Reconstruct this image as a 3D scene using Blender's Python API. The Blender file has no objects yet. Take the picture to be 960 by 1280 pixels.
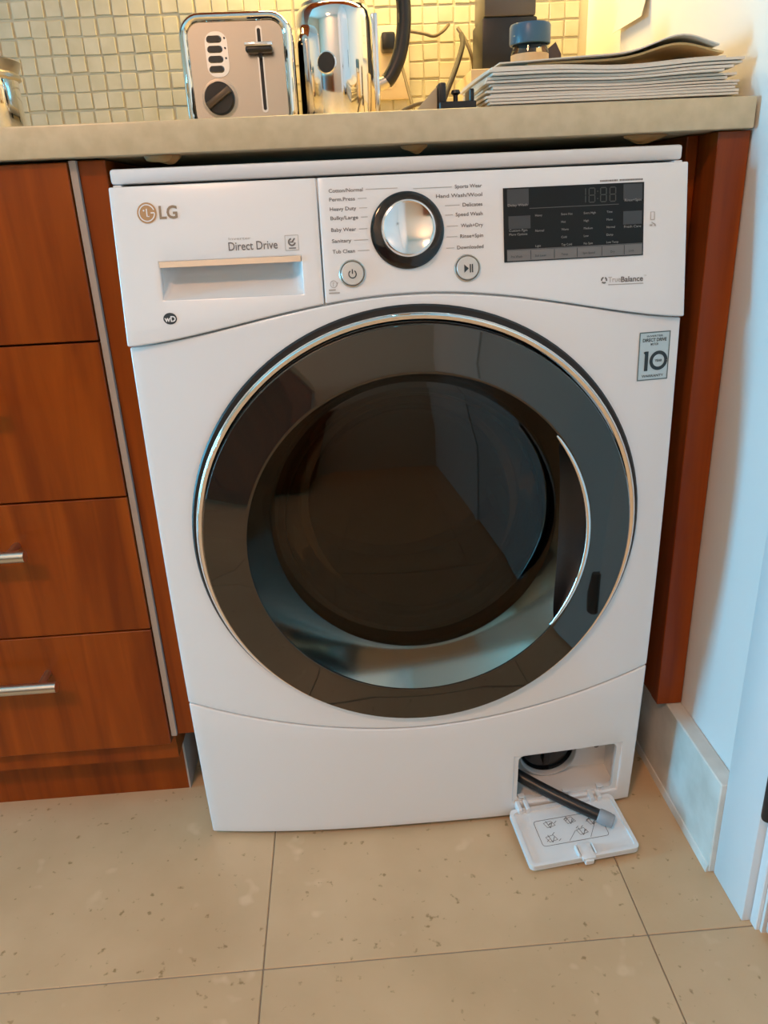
import bpy, bmesh, math, random
from mathutils import Vector, Matrix
random.seed(7)
PI = math.pi
scene = bpy.context.scene
COL = scene.collection

# ------------------------------------------------------------------ camera
CAM = Vector((0.2242, -0.8410, 0.8229))
F_PX, PITCH, YAW, ROLL = 957.85, 0.3842, -0.0468, -0.0467
cam_data = bpy.data.cameras.new('camera')
cam_data.sensor_fit = 'VERTICAL'; cam_data.sensor_height = 36.0
cam_data.lens = F_PX / 1280 * 36.0
cam_data.clip_start = 0.02
cam = bpy.data.objects.new('camera', cam_data); COL.objects.link(cam)
fw = Vector((-math.sin(YAW)*math.cos(PITCH), math.cos(YAW)*math.cos(PITCH), -math.sin(PITCH)))
rt = Vector((math.cos(YAW), math.sin(YAW), 0)); up = rt.cross(fw)
r2 = math.cos(ROLL)*rt + math.sin(ROLL)*up
u2 = -math.sin(ROLL)*rt + math.cos(ROLL)*up
cam.matrix_world = Matrix(((r2.x, u2.x, -fw.x, CAM.x), (r2.y, u2.y, -fw.y, CAM.y), (r2.z, u2.z, -fw.z, CAM.z), (0, 0, 0, 1)))
scene.camera = cam

# ------------------------------------------------------------------ room numbers
WX = 0.678      # right wall face
WY = 0.650      # back wall face
LX = -2.90      # left wall face
BY = -2.30      # wall behind the camera
CZ = 2.45       # ceiling

# ------------------------------------------------------------------ world, lights, exposure
world = bpy.data.worlds.new('world'); scene.world = world; world.use_nodes = True
wn = world.node_tree.nodes; wl = world.node_tree.links
bgn = wn['Background']; sky = wn.new('ShaderNodeTexSky')
sky.sky_type = 'NISHITA'; sky.sun_disc = False; sky.sun_elevation = math.radians(40); sky.sun_rotation = math.radians(60)
wl.new(sky.outputs[0], bgn.inputs[0]); bgn.inputs[1].default_value = 0.25

def area(name, loc, target, sx, sy, power, color, spread=None):
    d = bpy.data.lights.new(name, 'AREA'); d.shape = 'RECTANGLE'; d.size = sx; d.size_y = sy
    d.energy = power; d.color = color
    if spread: d.spread = spread
    o = bpy.data.objects.new(name, d); COL.objects.link(o); o.location = loc
    o.rotation_euler = (Vector(target)-Vector(loc)).to_track_quat('-Z', 'Y').to_euler()
    return o
WIN_Y0, WIN_Y1, WIN_Z0, WIN_Z1 = -0.64, -0.14, 0.10, 1.40
area('window_left_offscreen', (LX-0.02, (WIN_Y0+WIN_Y1)/2, (WIN_Z0+WIN_Z1)/2), (LX+3, (WIN_Y0+WIN_Y1)/2, (WIN_Z0+WIN_Z1)/2),
     WIN_Y1-WIN_Y0-.1, WIN_Z1-WIN_Z0-.1, 85, (0.12, 0.62, 1.0))
scene.view_settings.view_transform = 'Standard'
scene.view_settings.look = 'None'
scene.view_settings.gamma = 1.0
scene.view_settings.use_curve_mapping = False
scene.view_settings.exposure = 0.03

# ------------------------------------------------------------------ materials
MATS = {}
def mat(name, color=(.8,.8,.8), rough=.5, metal=0., spec=.5, coat=0., emit=None, estr=0., trans=0.):
    m = bpy.data.materials.new(name); m.use_nodes = True; MATS[name] = m
    b = m.node_tree.nodes['Principled BSDF']
    b.inputs['Base Color'].default_value = (*color, 1); b.inputs['Roughness'].default_value = rough
    b.inputs['Metallic'].default_value = metal; b.inputs['Specular IOR Level'].default_value = spec
    b.inputs['Coat Weight'].default_value = coat; b.inputs['Coat Roughness'].default_value = .05
    b.inputs['Transmission Weight'].default_value = trans
    if emit: b.inputs['Emission Color'].default_value = (*emit, 1); b.inputs['Emission Strength'].default_value = estr
    return m
def nodes(m): return m.node_tree.nodes, m.node_tree.links, m.node_tree.nodes['Principled BSDF']
def noise_var(m, c1, c2, scale=(1,1,1), nscale=5, detail=4, lo=.35, hi=.65, bump=0., rnd=False, dist=0.):
    n, l, b = nodes(m)
    tc = n.new('ShaderNodeTexCoord'); mp = n.new('ShaderNodeMapping'); mp.inputs['Scale'].default_value = scale
    l.new(tc.outputs['Object'], mp.inputs[0])
    if rnd:
        oi = n.new('ShaderNodeObjectInfo'); mu = n.new('ShaderNodeMath'); mu.operation = 'MULTIPLY'; mu.inputs[1].default_value = 37.
        l.new(oi.outputs['Random'], mu.inputs[0]); l.new(mu.outputs[0], mp.inputs['Location'])
    t = n.new('ShaderNodeTexNoise'); t.inputs['Scale'].default_value = nscale; t.inputs['Detail'].default_value = detail
    t.inputs['Distortion'].default_value = dist
    l.new(mp.outputs[0], t.inputs['Vector'])
    r = n.new('ShaderNodeValToRGB'); r.color_ramp.elements[0].position = lo; r.color_ramp.elements[1].position = hi
    r.color_ramp.elements[0].color = (*c1, 1); r.color_ramp.elements[1].color = (*c2, 1)
    l.new(t.outputs['Fac'], r.inputs[0]); l.new(r.outputs[0], b.inputs['Base Color'])
    if bump:
        bp = n.new('ShaderNodeBump'); bp.inputs['Strength'].default_value = bump; bp.inputs['Distance'].default_value = .002
        l.new(t.outputs['Fac'], bp.inputs['Height']); l.new(bp.outputs[0], b.inputs['Normal'])
    return mp, t, r
white = mat('washer_white', (.80, .79, .78), .22, coat=.3)
white2 = mat('white_plastic', (.78, .78, .77), .35)
lidgrey = mat('washer_lid', (.76, .75, .74), .4)
dark = mat('dark_gap', (.012, .012, .012), .7)
black = mat('black_plastic', (.012, .012, .013), .35)
gloss_black = mat('gloss_black', (.008, .008, .009), .06, coat=.4)
chrome = mat('chrome', (.83, .82, .80), .06, 1.)
satin = mat('satin_nickel', (.62, .58, .52), .28, 1.)
satin_dish = mat('satin_dish', (.38, .35, .30), .10, 1.)
grey_pl = mat('grey_plastic', (.30, .32, .34), .45)
ink = mat('ink_grey', (.16, .14, .13), .5)
ink_dark = mat('ink_dark', (.02, .03, .035), .5)
ink_pale = mat('ink_pale', (.42, .38, .34), .5)
logo_gold = mat('logo_gold', (.42, .26, .13), .35, .3)
disp_txt = mat('display_text', (.30, .29, .27), .5)
disp_dim = mat('display_dim', (.10, .10, .09), .4)
disp_seg = mat('display_segment', (.055, .055, .045), .4)
btn_grey = mat('display_button', (.17, .16, .15), .3)
sticker = mat('sticker_blue', (.50, .62, .66), .4)
ring_m = mat('smoked_door_ring', (.014, .012, .010), .03, 0., spec=.30)
n, l, b = nodes(ring_m); b.inputs['IOR'].default_value = 2.1; b.inputs['Specular Tint'].default_value = (1, .93, .82, 1)
# tinted door glass: mirror-like share by facing angle, the rest passes darkened light
glass = bpy.data.materials.new('tinted_glass'); glass.use_nodes = True
n = glass.node_tree.nodes; l = glass.node_tree.links; n.clear()
out = n.new('ShaderNodeOutputMaterial'); mx = n.new('ShaderNodeMixShader'); fr = n.new('ShaderNodeFresnel'); fr.inputs[0].default_value = 1.5
tr = n.new('ShaderNodeBsdfTransparent'); tr.inputs[0].default_value = (.16, .12, .075, 1)
gl = n.new('ShaderNodeBsdfGlossy'); gl.inputs['Roughness'].default_value = .02; gl.inputs[0].default_value = (.9, .86, .8, 1)
l.new(fr.outputs[0], mx.inputs[0]); l.new(tr.outputs[0], mx.inputs[1]); l.new(gl.outputs[0], mx.inputs[2]); l.new(mx.outputs[0], out.inputs[0])
def clear_glass(name, tint):
    m = bpy.data.materials.new(name); m.use_nodes = True
    n = m.node_tree.nodes; l = m.node_tree.links; n.clear()
    out = n.new('ShaderNodeOutputMaterial'); mx = n.new('ShaderNodeMixShader'); fr = n.new('ShaderNodeFresnel'); fr.inputs[0].default_value = 1.45
    tr = n.new('ShaderNodeBsdfTransparent'); tr.inputs[0].default_value = (*tint, 1)
    gl = n.new('ShaderNodeBsdfGlossy'); gl.inputs['Roughness'].default_value = .02
    l.new(fr.outputs[0], mx.inputs[0]); l.new(tr.outputs[0], mx.inputs[1]); l.new(gl.outputs[0], mx.inputs[2]); l.new(mx.outputs[0], out.inputs[0])
    return m
pane_m = clear_glass('window_glass', (.95, .98, 1.)); bowl_m = clear_glass('bowl_glass', (.8, .8, .78)); jar_m = clear_glass('jar_glass', (.93, .92, .88))
gasket_m = mat('rubber_gasket', (.16, .155, .15), .55)
drum_m = mat('steel_drum', (.45, .44, .42), .3, 1.)
def wood(name, c1, c2, rough=.33):
    m = mat(name, c1, rough, spec=.3)
    mp, t, r = noise_var(m, c1, c2, (14, 14, .9), 2.6, 6, .3, .72, dist=.6, rnd=True)
    return m
wood_m = wood('cherry_wood', (.17, .028, .0015), (.34, .068, .004))
wood_d = wood_m
edge_m = mat('grey_edge_strip', (.44, .38, .34), .4)
stone_c = mat('counter_stone', (.6, .52, .4), .3)
noise_var(stone_c, (.58, .48, .30), (.66, .55, .36), (1,1,1), 60, 4)
under_m = mat('counter_underside', (.34, .27, .19), .7)
floor_m = mat('limestone_floor', (.6, .5, .38), .35)
mp, t, r = noise_var(floor_m, (.57, .375, .205), (.67, .455, .26), (1,1,1), 7, 6, .3, .7, rnd=True)
n, l, b = nodes(floor_m)
vo = n.new('ShaderNodeTexNoise'); vo.inputs['Scale'].default_value = 85; vo.inputs['Detail'].default_value = 3; l.new(mp.outputs[0], vo.inputs['Vector'])
rr = n.new('ShaderNodeValToRGB'); rr.color_ramp.elements[0].position = .665; rr.color_ramp.elements[1].position = .74
l.new(vo.outputs['Fac'], rr.inputs[0])
v3 = n.new('ShaderNodeTexNoise'); v3.inputs['Scale'].default_value = 23; v3.inputs['Detail'].default_value = 2; l.new(mp.outputs[0], v3.inputs['Vector'])
r3 = n.new('ShaderNodeValToRGB'); r3.color_ramp.elements[0].position = .66; r3.color_ramp.elements[1].position = .74; l.new(v3.outputs['Fac'], r3.inputs[0])
mxa = n.new('ShaderNodeMix'); mxa.data_type = 'RGBA'; mxa.inputs['B'].default_value = (.70, .49, .29, 1)
l.new(r3.outputs[0], mxa.inputs['Factor']); l.new(r.outputs[0], mxa.inputs['A'])
mxb = n.new('ShaderNodeMix'); mxb.data_type = 'RGBA'; mxb.inputs['B'].default_value = (.34, .21, .09, 1)
l.new(rr.outputs[0], mxb.inputs['Factor']); l.new(mxa.outputs['Result'], mxb.inputs['A']); l.new(mxb.outputs['Result'], b.inputs['Base Color'])
grout_m = mat('grout', (.30, .23, .16), .9)
wall_m = mat('wall_paint', (.80, .785, .76), .6)
cream_m = mat('cream_paint', (.72, .66, .55), .6)
ceil_m = mat('ceiling_paint', (.82, .80, .76), .7)
door_m = mat('door_paint', (.82, .82, .82), .35)
mosaic_m = mat('mosaic_tile', (.62, .58, .44), .25)
noise_var(mosaic_m, (.52, .49, .35), (.62, .585, .45), (1,1,1), 26, 3, .3, .7, rnd=True)
mgrout_m = mat('mosaic_grout', (.55, .51, .37), .9)
base_stone = mat('baseboard_stone', (.66, .63, .56), .4)
noise_var(base_stone, (.62, .60, .54), (.78, .765, .71), (1,1,1), 18, 6)
paper_m = mat('paper_white', (.74, .69, .60), .75)
paper_y = mat('envelope_manila', (.80, .56, .26), .7)
glue_m = mat('dried_adhesive', (.32, .17, .05), .6)
cord_m = mat('cord_dark', (.03, .025, .02), .5)
cord_b = mat('cord_brown', (.12, .09, .05), .5)
blue_lid = mat('blue_lid', (.04, .11, .20), .35)
spice_m = mat('spice_fill', (.55, .30, .14), .8)
lamp_w = mat('lamp_diffuser', (.85, .83, .78), .5)
lamp_c = mat('lamp_shade', (.85, .83, .80), .5)

# ------------------------------------------------------------------ helpers
WORLD = {}
def link(o, parent=None):
    COL.objects.link(o)
    if parent is not None:
        o.parent = parent; o.matrix_parent_inverse = WORLD.get(parent.name, Matrix()).inverted()
    return o
def thing(name, label, cat, loc=(0,0,0), group=None):
    o = bpy.data.objects.new(name, None); o.empty_display_size = .05; COL.objects.link(o); o.location = loc
    WORLD[o.name] = Matrix.Translation(loc)
    o['label'] = label; o['category'] = cat
    if group: o['group'] = group
    return o
def tag(o, label, cat, group=None):
    o['label'] = label; o['category'] = cat
    if group: o['group'] = group
    return o
def struct(o): o['kind'] = 'structure'; return o
def obj(name, bm, m, parent=None, smooth=35, label=None):
    me = bpy.data.meshes.new(name)
    if isinstance(bm, bmesh.types.BMesh):
        bmesh.ops.recalc_face_normals(bm, faces=bm.faces); bm.to_mesh(me); bm.free()
    else: me = bm
    return objm(name, me, m, parent, smooth, label)
def objm(name, me, m, parent=None, smooth=35, label=None):
    me.materials.clear(); me.materials.append(m)
    if smooth is not None:
        for p in me.polygons: p.use_smooth = True
        me.set_sharp_from_angle(angle=math.radians(smooth))
    o = bpy.data.objects.new(name, me); link(o, parent)
    if label: o['label'] = label
    return o
def B(): return bmesh.new()
def box(bm, x0, x1, y0, y1, z0, z1, bev=0., seg=2, M=None):
    vs = bmesh.ops.create_cube(bm, size=1)['verts']
    bmesh.ops.scale(bm, vec=(x1-x0, y1-y0, z1-z0), verts=vs)
    bmesh.ops.translate(bm, vec=((x0+x1)/2, (y0+y1)/2, (z0+z1)/2), verts=vs)
    if bev:
        es = list({e for v in vs for e in v.link_edges})
        r = bmesh.ops.bevel(bm, geom=es, offset=bev, segments=seg, profile=.5, affect='EDGES')
        vs = list({v for f in r['faces'] for v in f.verts} | {v for v in vs if v.is_valid})
        # all verts of this island
        st = list(vs); seen = set(st)
        while st:
            v = st.pop()
            for e in v.link_edges:
                w = e.other_vert(v)
                if w not in seen: seen.add(w); st.append(w)
        vs = list(seen)
    if M: bmesh.ops.transform(bm, matrix=M, verts=vs)
    return bm
def frame(o, axis, xref=(1,0,0)):
    z = Vector(axis).normalized(); x = Vector(xref); x = (x - z*x.dot(z))
    if x.length < 1e-4: x = Vector((0,0,1)); x = x - z*x.dot(z)
    x.normalize(); y = z.cross(x)
    return Matrix(((x.x,y.x,z.x,o[0]),(x.y,y.y,z.y,o[1]),(x.z,y.z,z.z,o[2]),(0,0,0,1)))
def lathe(bm, prof, M, n=64, cap0=False, cap1=False, a0=0., a1=2*PI):
    """prof: (r, h) pairs around local Z of M"""
    full = abs(a1-a0-2*PI) < 1e-6
    k = n if full else n+1
    rows = []
    for (r, h) in prof:
        if r < 1e-7: rows.append([bm.verts.new(M @ Vector((0,0,h)))]); continue
        rows.append([bm.verts.new(M @ Vector((r*math.cos(a0+(a1-a0)*i/n), r*math.sin(a0+(a1-a0)*i/n), h))) for i in range(k)])
    for A, C in zip(rows, rows[1:]):
        for i in range(n):
            j = (i+1) % k
            if len(A) == 1 and len(C) == 1: continue
            if len(A) == 1: bm.faces.new((A[0], C[i], C[j]))
            elif len(C) == 1: bm.faces.new((A[i], A[j], C[0]))
            else: bm.faces.new((A[i], A[j], C[j], C[i]))
    if cap0 and len(rows[0]) > 2: bm.faces.new(rows[0])
    if cap1 and len(rows[-1]) > 2: bm.faces.new(rows[-1])
    return bm
def tube(bm, pts, r, n=12, caps=True):
    pts = [Vector(p) for p in pts]; rad = r if isinstance(r, (list, tuple)) else [r]*len(pts)
    rows = []; prev = None
    for i, p in enumerate(pts):
        t = (pts[min(i+1, len(pts)-1)] - pts[max(i-1, 0)]).normalized()
        if prev is None:
            a = Vector((0,0,1)) if abs(t.z) < .9 else Vector((1,0,0))
            x = (a - t*a.dot(t)).normalized()
        else: x = (prev - t*prev.dot(t)).normalized()
        prev = x; y = t.cross(x)
        rows.append([bm.verts.new(p + rad[i]*(math.cos(2*PI*k/n)*x + math.sin(2*PI*k/n)*y)) for k in range(n)])
    for A, C in zip(rows, rows[1:]):
        for k in range(n): bm.faces.new((A[k], A[(k+1)%n], C[(k+1)%n], C[k]))
    if caps: bm.faces.new(rows[0]); bm.faces.new(rows[-1])
    return bm
def spline(P, n=8):
    P = [Vector(p) for p in P]; Q = [2*P[0]-P[1]] + P + [2*P[-1]-P[-2]]; out = []
    for i in range(1, len(Q)-2):
        for k in range(n):
            t = k/n; a, b_, c, d = Q[i-1], Q[i], Q[i+1], Q[i+2]
            out.append(.5*((2*b_) + (c-a)*t + (2*a-5*b_+4*c-d)*t*t + (3*b_-a-3*c+d)*t**3))
    out.append(P[-1]); return out
def rrect(x0, x1, z0, z1, r, n=6):
    pts = []
    for cx, cz, a in ((x1-r, z1-r, 0), (x0+r, z1-r, 90), (x0+r, z0+r, 180), (x1-r, z0+r, 270)):
        for k in range(n+1):
            t = math.radians(a + 90*k/n); pts.append((cx+r*math.cos(t), cz+r*math.sin(t)))
    return pts
def prism(bm, pts2, f0, f1):
    """pts2 outline, f0/f1 map (a,b)->Vector for the two caps"""
    A = [bm.verts.new(f0(*p)) for p in pts2]; C = [bm.verts.new(f1(*p)) for p in pts2]
    bm.faces.new(A); bm.faces.new(C)
    for i in range(len(A)): j = (i+1) % len(A); bm.faces.new((A[i], A[j], C[j], C[i]))
    return bm
def ring_prism(bm, o_pts, i_pts, f0, f1):
    n = len(o_pts); O0 = [bm.verts.new(f0(*p)) for p in o_pts]; O1 = [bm.verts.new(f1(*p)) for p in o_pts]
    I0 = [bm.verts.new(f0(*p)) for p in i_pts]; I1 = [bm.verts.new(f1(*p)) for p in i_pts]
    for i in range(n):
        j = (i+1) % n
        for a, c in ((O0, O1), (O1, I1), (I1, I0), (I0, O0)): bm.faces.new((a[i], a[j], c[j], c[i]))
    return bm

# ------------------------------------------------------------------ room shell
fl = struct(obj('floor', box(B(), LX, WX+.1, BY, WY, -.05, -.0015), grout_m, smooth=None))
TS = .457; X0J, Y0J = .0885, -.2025
bt = box(B(), .0008, TS-.0008, .0008, TS-.0008, -.010, 0, .0008, 1); tile_me = bpy.data.meshes.new('floor_tile'); bt.to_mesh(tile_me); bt.free(); tile_me.materials.append(floor_m)
for i in range(-7, 2):
    for j in range(-5, 2):
        x, y = X0J+i*TS, Y0J+j*TS
        if x+TS < LX or y+TS < BY or y > WY: continue
        t_ = bpy.data.objects.new('floor_tile', tile_me); t_.location = (x, y, 0); link(t_, fl)
wb = struct(obj('wall_back', box(B(), LX-.1, WX+.1, WY, WY+.1, 0, CZ), mgrout_m, smooth=None))
bw = B(); box(bw, WX, WX+.12, -.2135, WY, 0, CZ); box(bw, WX, WX+.12, BY, -1.06, 0, CZ); box(bw, WX, WX+.12, -1.06, -.2135, 2.05, CZ)
struct(obj('wall_right', bw, wall_m, smooth=None))
bw = B()
box(bw, LX-.1, LX, BY, WIN_Y0, 0, CZ); box(bw, LX-.1, LX, WIN_Y1, WY, 0, CZ)
box(bw, LX-.1, LX, WIN_Y0, WIN_Y1, 0, WIN_Z0); box(bw, LX-.1, LX, WIN_Y0, WIN_Y1, WIN_Z1, CZ)
struct(obj('wall_left', bw, cream_m, smooth=None))
struct(obj('wall_front', box(B(), LX-.1, WX+.1, BY-.1, BY, 0, CZ), cream_m, smooth=None))
struct(obj('ceiling', box(B(), LX-.1, WX+.1, BY-.1, WY+.1, CZ, CZ+.1), ceil_m, smooth=None))
# window in the left wall
w1 = thing('window_1', 'white framed window letting in blue daylight', 'window', (LX-.05, (WIN_Y0+WIN_Y1)/2, WIN_Z0)); w1['kind'] = 'structure'
bf = B()
for a in ((WIN_Y0, WIN_Y0+.05, WIN_Z0, WIN_Z1), (WIN_Y1-.05, WIN_Y1, WIN_Z0, WIN_Z1), (WIN_Y0+.05, WIN_Y1-.05, WIN_Z0, WIN_Z0+.05), (WIN_Y0+.05, WIN_Y1-.05, WIN_Z1-.05, WIN_Z1)):
    box(bf, LX-.08, LX-.03, *a)
obj('window_frame', bf, door_m, w1, None)
obj('window_pane', box(B(), LX-.062, LX-.056, WIN_Y0+.05, WIN_Y1-.05, WIN_Z0+.05, WIN_Z1-.05), pane_m, w1, None)

# mosaic on the back wall: pieces one by one where the photograph shows them
MP = .0268
def mosaic_mesh(name):
    bm = box(B(), -.0123, .0123, -.0012, .003, -.0123, .0123, .0009, 1); me = bpy.data.meshes.new(name); bm.to_mesh(me); bm.free(); me.materials.append(mosaic_m)
    return me
mm = mosaic_mesh('mosaic_tile')
stuff = B()
for k in range(0, 18):
    for i in range(-40, 37):
        x = -.30 + MP*(i+.5); z = .908 + MP*(k+.5)
        if x > WX-.013: continue
        rx, rz, ry = random.uniform(-.02, .02), random.uniform(-.0012, .0012), random.uniform(-.035, .035)
        if 2 <= k <= 9 and i >= 0:
            o = bpy.data.objects.new('mosaic_tile', mm); o.location = (x+rz, WY-.001+random.uniform(-.0006, .0006), z+random.uniform(-.001, .001))
            o.rotation_euler = (rx, ry, rx*.6); s = random.uniform(.93, 1.03); o.scale = (s, 1, random.uniform(.92, 1.02)); link(o, wb)
        elif i >= -30 or k > 0:
            M = Matrix.Translation((x+rz, WY-.001, z)) @ Matrix.Rotation(ry, 4, 'Y')
            vs = bmesh.ops.create_cube(stuff, size=1, matrix=M @ Matrix.Diagonal((.0242, .0030, .0242, 1)))
so = obj('mosaic_field', stuff, mosaic_m, wb, None); so['kind'] = 'stuff'

# right wall: stone baseboard, caulk, casing, jamb, door
bs = struct(obj('baseboard_right', box(B(), .656, WX, -.122, WY, 0, .1425, .0015, 1), base_stone))
bc = B(); prism(bc, [(.6525, 0), (.656, 0), (.656, .011), (.6545, .010)], lambda a, c: Vector((a, -.121, c)), lambda a, c: Vector((a, WY, c)))
struct(obj('trim_1', bc, base_stone, smooth=None))
struct(obj('trim_2', box(B(), .6625, WX, -.196, -.1222, 0, 2.10, .002, 2), door_m))
bj = B(); box(bj, .6725, WX, -.2095, -.1962, 0, 2.06, .001, 1); box(bj, .6725, WX, -1.10, -1.06, 0, 2.06, .001, 1)
struct(obj('trim_3', bj, door_m))
d1 = thing('door_1', 'white painted door with black hinges in the right wall', 'door', (.70, -.63, 0)); d1['kind'] = 'structure'
obj('door_slab', box(B(), .680, .716, -1.054, -.2165, .008, 2.045, .002, 2), door_m, d1)
for hz in (.17, 1.0, 1.75):
    bh = B(); lathe(bh, [(0, 0), (.0062, 0), (.0070, .003), (.0070, .093), (.0062, .096), (0, .096)], frame((.6635, -.2075, hz), (0,0,1)), 20)
    box(bh, .6655, .6795, -.2155, -.1995, hz+.004, hz+.092)
    obj('hinge', bh, black, d1)
bh = B(); lathe(bh, [(0,0),(.026,0),(.026,-.006),(.009,-.008),(.009,-.04),(.0,-.04)], frame((.680, -.99, 1.0), (1,0,0)), 24); tube(bh, [(.642,-.99,1.0),(.642,-.86,1.0)], .008)
obj('door_handle', bh, black, d1)

# ------------------------------------------------------------------ kitchen run
cb = thing('drawer_cabinet', 'reddish cherry-wood base cabinet with four drawers left of the washing machine', 'cabinet', (-.34, .35, 0))
CX1, CX0, CY = -.0445, -.70, .042
obj('body', box(B(), CX0, CX1+.0015, CY+.021, WY-.005, .10, .876), wood_d, cb, None)
obj('edge_strip', box(B(), CX1+.0015, CX1+.0085, CY+.004, WY-.005, .150, .876), edge_m, cb, None, label='grey carcass edge')
zj = [.1385, .3225, .5065, .6925, .8755]
for k in range(4):
    bd = box(B(), CX0, CX1, CY, CY+.020, zj[k]+.0012, zj[k+1]-.0012, .0008, 1)
    d = obj('drawer', bd, wood_m, cb)
    hz = [.268, .452, .638, .82][k]; 
    bh = B(); tube(bh, [(-.560, CY-.034, hz), (-.164, CY-.034, hz)], .0072, 16)
    for px in (-.535, -.186): tube(bh, [(px, CY, hz), (px, CY-.034, hz)], .0048, 12)
    obj('handle', bh, satin, d)
obj('toe_kick', box(B(), CX0, -.0505, .114, .132, 0, .136), wood_d, cb, None)
obj('toe_kick_return', box(B(), -.0505, -.0480, .1135, WY-.01, 0, .10), edge_m, cb, None)
fi = obj('filler_panel', box(B(), CX1+.0085, -.0075, CY+.010, WY-.005, .148, .876, .001, 1), wood_d)
tag(fi, 'narrow wood filler strip between drawers and washing machine', 'panel')
ep = thing('end_panel', 'reddish wood end panel between washing machine and white wall', 'panel', (.657, .35, .1435))
obj('front_board', box(B(), .6410, .6765, CY, CY+.022, .1435, .877, .001, 1), wood_m, ep)
obj('side_board', box(B(), .6425, .6765, CY+.022, WY-.005, .1435, .877), wood_d, ep, None)
obj('inner_board', box(B(), .6290, .6425, CY+.05, WY-.005, .1435, .877, .001, 1), wood_d, ep)
ct = obj('countertop', box(B(), -1.30, .6735, .031, WY-.005, .878, .9085, .002, 2), stone_c)
tag(ct, 'beige stone countertop slab above the washing machine', 'countertop')
for i, (gx, gy, s, lb) in enumerate(((.055, .045, 1.05, 'brown dried glue blob under the counter above the round logo'), (.318, .052, .8, 'brown dried glue blob under the counter above the control knob'), (.565, .05, 1.35, 'wide brown dried glue blob under the counter by the end panel'))):
    g = B(); bmesh.ops.create_icosphere(g, subdivisions=3, radius=1)
    for v in g.verts:
        q = v.co.copy(); nz = 1+.25*math.sin(5*q.x+3*q.y+i)*math.cos(4*q.y)
        v.co = Vector((gx+.017*s*q.x*nz, gy+.006+.009*q.y, .8775+(.0075 if q.z < 0 else .0004)*q.z*nz))
    tag(obj('glue_blob', g, glue_m), lb, 'glue', 'glue blobs under the counter')

# ------------------------------------------------------------------ washing machine
W = thing('washing_machine', 'white front-loading washing machine with smoked round door and chrome dial', 'washing machine', (.3, .3, 0))
def bul(x): return 1-abs((x-.3)/.3)**2.6 if abs(x-.3) < .3 else 0
def Sb(x, z): return .012 - .022*(1-((z-.45)/.45)**2) - .018*bul(x)
def Sp(x, z): return -.012 + .026*(z-.697)/.15 - .012*bul(x)
def zu(x): return .692 + .041*max(0, math.cos(PI/2*(x-.305)/.31))**1.55
def zl(x): return .184 + .058*abs((x-.29)/.3)**1.8
def solidify(o, th, bev):
    m = o.modifiers.new('solid', 'SOLIDIFY'); m.thickness = th; m.offset = -1
    if bev:
        m = o.modifiers.new('bev', 'BEVEL'); m.width = bev; m.segments = 3; m.limit_method = 'ANGLE'; m.angle_limit = math.radians(50)
    return o
def patch(name, xs, zrows, S, m, parent, hole=None, th=.010, bev=.0022):
    """grid patch; zrows: list of functions x->z; hole=(ix0,ix1,iz0,iz1) cells left out"""
    bm = B(); V = [[bm.verts.new((x, S(x, zr(x)), zr(x))) for x in xs] for zr in zrows]
    for a in range(len(zrows)-1):
        for c in range(len(xs)-1):
            if hole and hole[0] <= c < hole[1] and hole[2] <= a < hole[3]: continue
            bm.faces.new((V[a][c], V[a][c+1], V[a+1][c+1], V[a+1][c]))
    me = bpy.data.meshes.new(name); bm.to_mesh(me); bm.free()
    o = objm(name, me, m, parent, None)
    for p in o.data.polygons: p.use_smooth = True
    return solidify(o, th, bev)
def const(z): return lambda x: z
def lin(a, b_, n): return [a+(b_-a)*i/n for i in range(n+1)]
# outer cabinet shell
bs_ = B()
box(bs_, .004, .012, .024, .61, .020, .850); box(bs_, .588, .596, .024, .61, .020, .850); box(bs_, .012, .588, .60, .61, .020, .850)
box(bs_, .012, .588, .030, .60, .020, .028)
obj('cabinet', bs_, white, W, None)
obj('lid', box(B(), .0005, .5985, .030, .615, .8508, .8655, .003, 2), lidgrey, W)
for fx, fy in ((.05, .06), (.55, .06), (.05, .56), (.55, .56)):
    obj('foot', lathe(B(), [(0, 0), (.022, 0), (.022, .010), (.012, .014), (.012, .022), (0, .022)], frame((fx, fy, 0), (0,0,1)), 20), black, W)
# body front with round door opening
DCX, DCZ = .3015, .4560
HX, HZ, HR = .3015, .4620, .2560
def inside(x, z): return .0010 < x < .5990 and zl(x)+.0011 < z < zu(x)-.0011
bm = B(); NA = 288; rows = []
for i in range(NA):
    a = 2*PI*i/NA; d = Vector((math.cos(a), math.sin(a))); lo, hi = HR, .6
    for _ in range(40):
        m_ = (lo+hi)/2
        if inside(HX+d.x*m_, HZ+d.y*m_): lo = m_
        else: hi = m_
    rows.append([(HX+d.x*(HR+(lo-HR)*k/8), HZ+d.y*(HR+(lo-HR)*k/8)) for k in range(9)])
# snap the samples nearest to the four corners
for cx, cz in ((.001, zl(.001)+.0011), (.599, zl(.599)+.0011), (.001, zu(.001)-.0011), (.599, zu(.599)-.0011)):
    i = min(range(NA), key=lambda q: (rows[q][-1][0]-cx)**2+(rows[q][-1][1]-cz)**2)
    h = rows[i][0]; rows[i] = [(h[0]+(cx-h[0])*k/8, h[1]+(cz-h[1])*k/8) for k in range(9)]
V = [[bm.verts.new((x, Sb(x, z), z)) for x, z in r] for r in rows]
for i in range(NA):
    j = (i+1) % NA
    for k in range(8): bm.faces.new((V[i][k], V[i][k+1], V[j][k+1], V[j][k]))
bmesh.ops.recalc_face_normals(bm, faces=bm.faces)
bm.normal_update()
if sum(f.normal.y for f in bm.faces) > 0: bmesh.ops.reverse_faces(bm, faces=bm.faces)
me = bpy.data.meshes.new('front_panel'); bm.to_mesh(me); bm.free()
fp = objm('front_panel', me, white, W, None)
for p in me.polygons: p.use_smooth = True
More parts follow.
